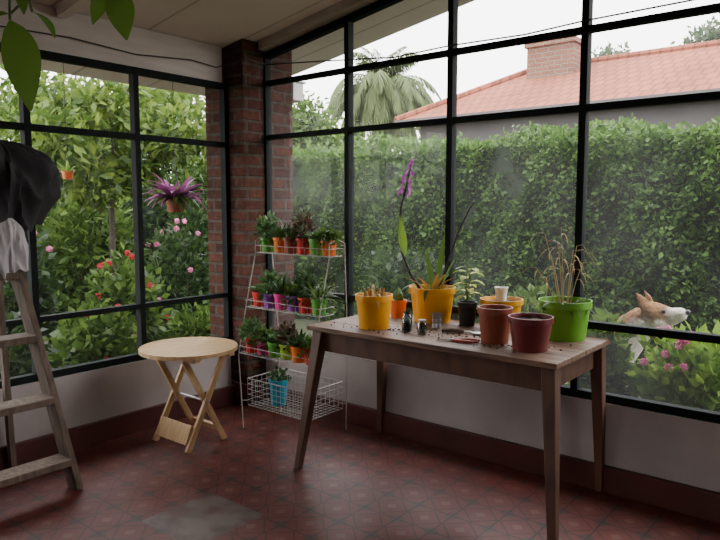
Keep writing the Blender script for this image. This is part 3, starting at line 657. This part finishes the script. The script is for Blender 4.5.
# ------------------------------------------------------------------ outside
GZ = 0.0
g2 = MB().box((-6.2,-1,GZ-.1),(12,14,.2)).box((6,5.1,GZ-.1),(12.4,9.8,.2))
struct(g2.build('ground', 'ground'), 'garden soil and grass outside the windows')
hx0, hx1 = -4.4, 6.0
H = empty('hedge', 'long tall clipped green hedge running behind the right window', 'hedge', (.8, 3.0, GZ))
n = 90000; HH = 2.05; x = rng.uniform(hx0, hx1, n)-.8; topm = rng.uniform(size=n) < .16
z = np.where(topm, HH-.04, rng.uniform(0, HH-.08, n))
bump = .07*np.sin(x*2.1+1.3*z)+.05*np.sin(x*4.7-2.9*z+1)+.05*np.sin(9*x+5*z)+.03*np.sin(17*x-11*z)
y = np.where(topm, rng.uniform(-.5, .5, n), -.5+bump+rng.exponential(.06, n))
z = z+np.where(topm, .04*np.sin(3*x)+.03*np.sin(7.3*x+1)+rng.normal(0, .03, n), 0)
P = np.stack([x, y, z], 1); D = rng.normal(size=(n,3)); D[:,1] -= np.where(topm, 0, .6); D[:,2] += np.where(topm, .8, .1)
leafcloud('foliage', P, D, .058, .034, 'hedge', H)
MB().box((0, .06, .97), (hx1-hx0-.2, .86, 1.94)).build('shade_core', 'hedgecore', H)  # solid dark box added to stand for the hedge's shaded inside

def bush(name, label, cat, loc, size, n, L, W, mat, flower=None, shell=.35, group=None, face=None):
    o = empty(name, label, cat, loc, 0, group); rx, ry, h = size
    P, D = sphere_pts(n, (0,0,h*.45), (rx, ry, h*.55), shell); P = P+rng.normal(size=P.shape)*np.array([rx*.08, ry*.06, h*.05]); P[:,2] = np.maximum(P[:,2], .02)
    leafcloud('foliage', P, D*.8+rng.normal(size=D.shape)*.6+np.array([0,0,.2]), L, W, mat, o)
    b = MB()
    for i in range(9):
        a = i*.7+rnd.uniform(-.2,.2); q = rnd.uniform(.3,.8); b.tube([(.02*math.cos(a),.02*math.sin(a),-.02), (rx*q*.5*math.cos(a), ry*q*.5*math.sin(a), h*.35), (rx*q*math.cos(a), ry*q*math.sin(a), h*.75)], [.012,.008,.004], 6)
    b.build('stems', 'stem', o)
    if flower:
        fm, k, fr_ = flower
        for i in range(k):
            a = rnd.uniform(0, 6.28) if not face else rnd.uniform(*face); e = rnd.uniform(-.1, 1.3) if not face else rnd.uniform(.5, 1.1)
            c = Vector((rx*math.cos(a)*math.cos(e), ry*math.sin(a)*math.cos(e), h*.45+h*.58*math.sin(e)))*(1.03 if not face else 1.07); b = MB()
            for j in range(8):
                v = Vector((rnd.gauss(0,1), rnd.gauss(0,1), rnd.gauss(.4,1))).normalized(); b.flower(c+v*fr_*.5, v, fr_*.95)
            b.build('flower_head', fm, o)
    return o
def tree(name, label, loc, trunk, clusters, n, L, W, mat, tr=.09, group=None):
    o = empty(name, label, 'tree', loc, 0, group); b = MB(); top = Vector(trunk[-1])
    k = len(trunk); b.tube(trunk, [tr*(1-.5*i/(k-1)) for i in range(k)], 10)
    Ps, Ds = [], []; tot = sum(c[3]**2 for c in clusters)
    for (cx, cy, cz, cr) in clusters:
        m = Vector(trunk[-2]).lerp(top, .6); e = Vector((cx, cy, cz)); b.tube([m, m.lerp(e, .5)+Vector((0,0,.1)), e], [tr*.4, tr*.25, tr*.1], 6)
        P, D = sphere_pts(int(n*cr*cr/tot), (cx,cy,cz), (cr,cr,cr*.75), .25); P = P+rng.normal(size=P.shape)*cr*.16; Ps.append(P); Ds.append(D)
    b.build('trunk', 'bark', o, smooth=True)
    P = np.concatenate(Ps); D = np.concatenate(Ds); leafcloud('crown', P, D*.6+rng.normal(size=D.shape)*.7-np.array([0,0,.3]), L, W, mat, o); return o

# dog, sitting upright outside the glass, looking right
DG = empty('dog', 'white and tan dog sitting outside the window, head in profile facing right', 'dog', (2.175, .90, GZ)); DG.scale = (1.07,1.07,1.07)
b = MB()
b.tube([(-.26,0,.12),(-.20,0,.17),(-.11,0,.27),(-.01,0,.37),(.08,0,.45),(.14,0,.49)], [.10,.14,.145,.138,.128,.105], 16)
b.tube([(.10,0,.44),(.17,0,.53),(.225,0,.605),(.285,0,.66)], [.13,.112,.098,.086], 14)
b.ell((.320,0,.690), (.088,.084,.072)); b.ell((.325,0,.662), (.082,.084,.058)); b.ell((.360,0,.708), (.050,.058,.044))
b.tube([(.35,0,.690),(.395,0,.690),(.435,0,.698),(.470,0,.709),(.486,0,.713)], [.062,.050,.042,.036,.026], 12); b.tube([(.35,0,.655),(.41,0,.666),(.455,0,.685)], [.048,.033,.022], 10)
for s in (-1, 1):
    fl = (Vector((.75,s*.6,.25)).normalized(), .40)
    b.tube([(.296,s*.048,.728),(.278,s*.060,.765),(.258,s*.070,.795),(.244,s*.074,.815)], [.038,.034,.020,.004], 12, fl)
    b.tube([(.09,s*.085,.43),(.12,s*.085,.28),(.135,s*.08,.15),(.135,s*.08,.05),(.14,s*.08,.03)], [.075,.045,.031,.027,.028], 12); b.ell((.165,s*.08,.028), (.045,.031,.027))
    b.tube([(-.20,s*.085,.16),(-.09,s*.115,.20),(.01,s*.125,.205)], [.115,.09,.062], 12); b.tube([(.01,s*.125,.20),(-.08,s*.125,.12),(-.16,s*.12,.055)], [.055,.04,.034], 12); b.tube([(-.16,s*.12,.045),(-.05,s*.12,.03),(.03,s*.12,.028)], [.032,.027,.03], 10)
b.tube([(-.30,0,.08),(-.42,.03,.045),(-.54,.06,.035),(-.64,.05,.03)], [.045,.04,.034,.015], 10)
o = b.build('body', 'dog', DG, smooth=True); m = o.modifiers.new('remesh', 'REMESH'); m.mode = 'VOXEL'; m.voxel_size = .006; m.use_smooth_shade = True
m = o.modifiers.new('smooth', 'SMOOTH'); m.iterations = 7; m.factor = .5
tx = bpy.data.textures.new('fur_tufts', 'CLOUDS'); tx.noise_scale = .03; tx.noise_depth = 2
m = o.modifiers.new('fur', 'DISPLACE'); m.texture = tx; m.strength = .006; m.mid_level = .5; m.texture_coords = 'LOCAL'
MB().ell((.495,0,.722), (.015,.018,.014)).build('nose', 'black', DG, smooth=True)
for s in (-1, 1): MB().ell((.386, s*.053, .722), (.011,.010,.011)).build('eye', 'black', DG, smooth=True)

bush('flowering_shrub', 'light green leafy shrub with pink flowers just below the dog', 'shrub', (2.84,.50,GZ), (.32,.20,.72), 2200, .085, .05, 'leafB', ('fl_pale', 13, .020), face=(3.3,4.7))
bush('shrub', 'low green bush below the dog at the right rear table leg', 'shrub', (2.38,.46,GZ), (.15,.15,.76), 1300, .08, .045, 'leafA')
bush('shrub', 'leafy green shrub outside the right window behind the wire rack', 'shrub', (.35,1.40,GZ), (.42,.38,1.0), 1600, .10, .05, 'leafD')
bush('shrub', 'dense green shrub at the hedge foot outside behind the table', 'shrub', (1.35,1.78,GZ), (.40,.30,.7), 1500, .09, .045, 'leafA')
# neighbour's house
HS = empty('neighbour_house', 'neighbouring house with red tiled hip roof beyond the hedge', 'house', (1.5, 12.0, 0))
ex0, ex1, ey0, ey1, ez, rz_ = -6.75, 8.5, -3.0, 3.0, 3.27, 4.62
MB().box(((ex0+ex1)/2, 0, 1.68), (ex1-ex0-.8, 5.2, 3.36)).build('walls', 'housewall', HS)
b = MB().add([(ex0,ey0,ez),(ex1,ey0,ez),(ex1,ey1,ez),(ex0,ey1,ez),(ex0+1.95,0,rz_),(ex1-1.95,0,rz_)], [(0,1,5,4),(2,3,4,5),(3,0,4),(1,2,5),(3,2,1,0)])
b.build('roof', 'roof', HS)
b = MB(); b.tube([(ex0+1.95,0,rz_+.02),(ex1-1.95,0,rz_+.02)], .08, 8).tube([(ex0,ey0,ez+.02),(ex0+1.95,0,rz_+.02)], .08, 8).tube([(ex0,ey1,ez+.02),(ex0+1.95,0,rz_+.02)], .08, 8); b.build('ridge_tiles', 'roof', HS, smooth=True)
MB().box(((ex0+ex1)/2, ey0-.02, ez-.06), (ex1-ex0, .08, .14)).build('fascia', 'housewall', HS)
MB().box((-4.12,-.45,4.62), (1.08,.7,.86)).box((-4.12,-.45,5.0), (1.18,.8,.10)).build('chimney', 'brick_far', HS)
# palm
PMZ = 6.15
PL = empty('palm_tree', 'tall palm tree with feathery drooping fronds left of the red roof', 'palm tree', (-12.3, 17.9, GZ-.2))
MB().tube([(0,0,0),(.05,0,2.5),(0,0,PMZ-.2)], [.36,.3,.34], 12).build('trunk', 'bark', PL, smooth=True)
def frond(L, e0, droop):
    b = MB(); p = Vector((0,0,0)); d = Vector((math.cos(e0),0,math.sin(e0))); seg = 18; pts = [p.copy()]; ds = [d.copy()]
    for i in range(seg): d = (d+Vector((0,0,-droop))).normalized(); p = p+d*L/seg; pts.append(p.copy()); ds.append(d.copy())
    b.tube(pts, [.03*(1-.8*i/seg) for i in range(seg+1)], 5)
    for i in range(1, seg+1):
        for q in (0, .33, .66):
            for s in (-1, 1):
                l = (.55*math.sin(math.pi*min(1, .15+.85*(i-q)/seg))+.14)*rnd.uniform(.75,1.15); c = pts[i].lerp(pts[i-1], q)
                b.blade(c, ds[i]*rnd.uniform(.7,1.1)+Vector((0,s*rnd.uniform(.6,1),rnd.uniform(-.9,-.2))), l, .055, .22, 3, 'strap')
    me = b.build('tmp', 'leafPalm'); m = me.data; bpy.data.objects.remove(me); return m
fm = [frond(2.1, R(78), .13), frond(2.7, R(58), .15), frond(3.1, R(38), .15), frond(3.2, R(15), .13), frond(2.8, R(-10), .11), frond(2.2, R(-38), .08)]
for i in range(98):
    o = bpy.data.objects.new('frond', fm[i*6//98]); COL.objects.link(o); o.parent = PL; o.location = (0,0,PMZ-.15); o.rotation_euler = (rnd.uniform(-.12,.12),rnd.uniform(-.14,.14),i*2.4); k = rnd.uniform(.92,1.16); o.scale = (k,k,k)
tree('tree', 'dark tree rising beyond the roof at the right edge', (-1.7,24,0), [(0,0,0),(0,0,4),(0,0,6.3)], [(0,0,7.1,1.1),(-.8,0,6.4,.9),(.9,.2,6.6,1.1)], 5500, .26, .12, 'leafFar', .2)
tree('tree', 'hazy tree beyond the roof just right of the chimney', (-5.6,24,0), [(0,0,0),(0,0,4),(0,0,6)], [(0,0,6.9,.9),(-.6,0,6.3,.8),(.6,.2,6.3,.8)], 3500, .26, .12, 'leafFar', .2)
tree('tree', 'green tree behind the hedge beside the brick pillar', (-6.7,7.5,0), [(0,0,0),(.1,0,1.6),(0,0,2.6)], [(0,0,2.8,.8),(.8,.5,2.5,.75),(-.7,-.3,2.8,.8),(.1,0,3.3,.6)], 5000, .14, .075, 'leafA', .12)
tree('tree', 'darker tree between the palm and the brick pillar', (-10,11,0), [(0,0,0),(.1,0,2),(0,0,3.0)], [(0,0,3.2,1.1),(.8,.6,2.8,1.0),(-.9,-.5,3.2,1.1)], 5000, .18, .09, 'leafD', .15)
# left garden
tree('tree', 'slender garden tree with airy crown outside the left window', (-2.7,.5,GZ), [(0,0,0),(.05,-.03,.8),(-.02,.02,1.4),(.05,.06,1.9)], [(0,0,2.35,.5),(.45,.55,2.1,.42),(-.5,-.4,2.35,.5),(.3,-.75,2.0,.4),(-.3,.95,2.45,.5),(.1,.2,1.75,.35),(.2,-.3,1.6,.3)], 5200, .12, .055, 'leafY', .038)
tree('tree', 'broad leafy tree at the far end of the left garden', (-7.4,.2,GZ), [(0,0,0),(.05,0,1.2),(0,.1,2.4)], [(0,0,2.9,1.1),(.3,1.2,2.6,.9),(.2,-1.2,2.8,1.1),(.4,2.2,2.9,.8),(.1,.4,3.9,.8)], 8500, .13, .07, 'leafY', .13)
tree('tree', 'dark tree deep in the left garden behind the hanging plant', (-9.0,4.8,GZ), [(0,0,0),(.05,0,1.2),(0,.1,2.4)], [(0,0,2.6,1.3),(.3,1.2,2.2,1.1),(.2,-1.2,2.4,1.1),(0,.2,3.6,1.0)], 9000, .13, .07, 'leafD', .13)
H2 = bush('hedge', 'dark hedge closing off the far side of the left garden', 'hedge', (-5.15,1.2,GZ), (.5,3.4,2.15), 15000, .10, .055, 'leafD')
MB().ell((0,0,.9), (.3,3.0,.9), n=24, m=12).build('shade_core', 'hedgecore', H2)  # solid dark ellipsoid added for the shade inside this hedge
bush('shrub', 'tall leafy shrub left of the hanging purple plant', 'shrub', (-3.75,.75,GZ), (.5,.65,1.7), 2800, .14, .055, 'leafA')
bush('shrub', 'broad dark shrub beside the brick pillar outside the left window', 'shrub', (-2.9,1.75,GZ), (.5,.5,1.5), 2600, .10, .05, 'leafD')
bush('shrub', 'leafy shrub at the left edge outside the left window', 'shrub', (-2.75,-.75,GZ), (.45,.45,1.55), 2300, .14, .055, 'leafD')
bush('geranium', 'geranium bush with red flower heads in the middle of the left window', 'flowering plant', (-1.35,-.2,GZ), (.36,.30,.95), 1500, .085, .065, 'leafA', ('fl_red', 11, .024))
bush('flowering_shrub', 'pink-flowered shrub at the left edge behind the ladder', 'flowering plant', (-1.75,-.9,GZ), (.32,.3,1.3), 1500, .08, .05, 'leafD', ('fl_pink', 13, .025))
bush('flowering_shrub', 'low bush with a few red flowers near the lower left panes', 'flowering plant', (-.8,-.75,GZ), (.33,.30,.66), 1300, .08, .06, 'leafA', ('fl_red', 8, .021))
bush('flowering_shrub', 'shrub with small purple-pink flowers left of the brick pillar', 'flowering plant', (-1.8,.65,GZ), (.36,.36,1.2), 1700, .085, .05, 'leafD', ('fl_pink', 14, .024))
bush('shrub', 'low leafy bush at the foot of the left window by the pillar', 'shrub', (-.65,.05,GZ), (.30,.30,.6), 1100, .08, .05, 'leafA')
bush('shrub', 'low bush outside the left window close behind the ladder', 'shrub', (-.7,-1.5,GZ), (.34,.34,.7), 1000, .08, .05, 'leafD')
def hang(label, px, py, x, mat, r, plant):
    p = at(px, py, x=x); o = empty('hanging_plant', label, 'hanging plant', (p.x, p.y, p.z))
    potmesh(r, r*.75, r*1.3).build('pot', mat, o, smooth=True); b = MB(); zt = zc(p.x)-p.z
    for k in range(3): b.tube([(r*.95*math.cos(k*2.1), r*.95*math.sin(k*2.1), r*1.25), (0,0,r*4.5)], .002, 5)
    b.tube([(0,0,r*4.5), (0,0,zt)], .002, 5); b.build('hanger', 'cableblack', o)
    plant(o, r)
hang('hanging pot of purple-leaved plant outside the left window near the pillar', 176, 212, -.75, 'terra', .08, lambda o, r: (tuft(o, 50, .27, .05, r*1.1, 'purpleleaf', .24, 1.4, .03), tuft(o, 26, .20, .035, r*1.1, 'leafA', .3, 1.5, .03, name='green_leaves')))
hang('tiny orange pot hanging outside the left window near the ladder', 68, 179, -.75, 'p_orange', .04, lambda o, r: tuft(o, 16, .10, .016, r*1.1, 'leafB', .2, 1.2, .01))
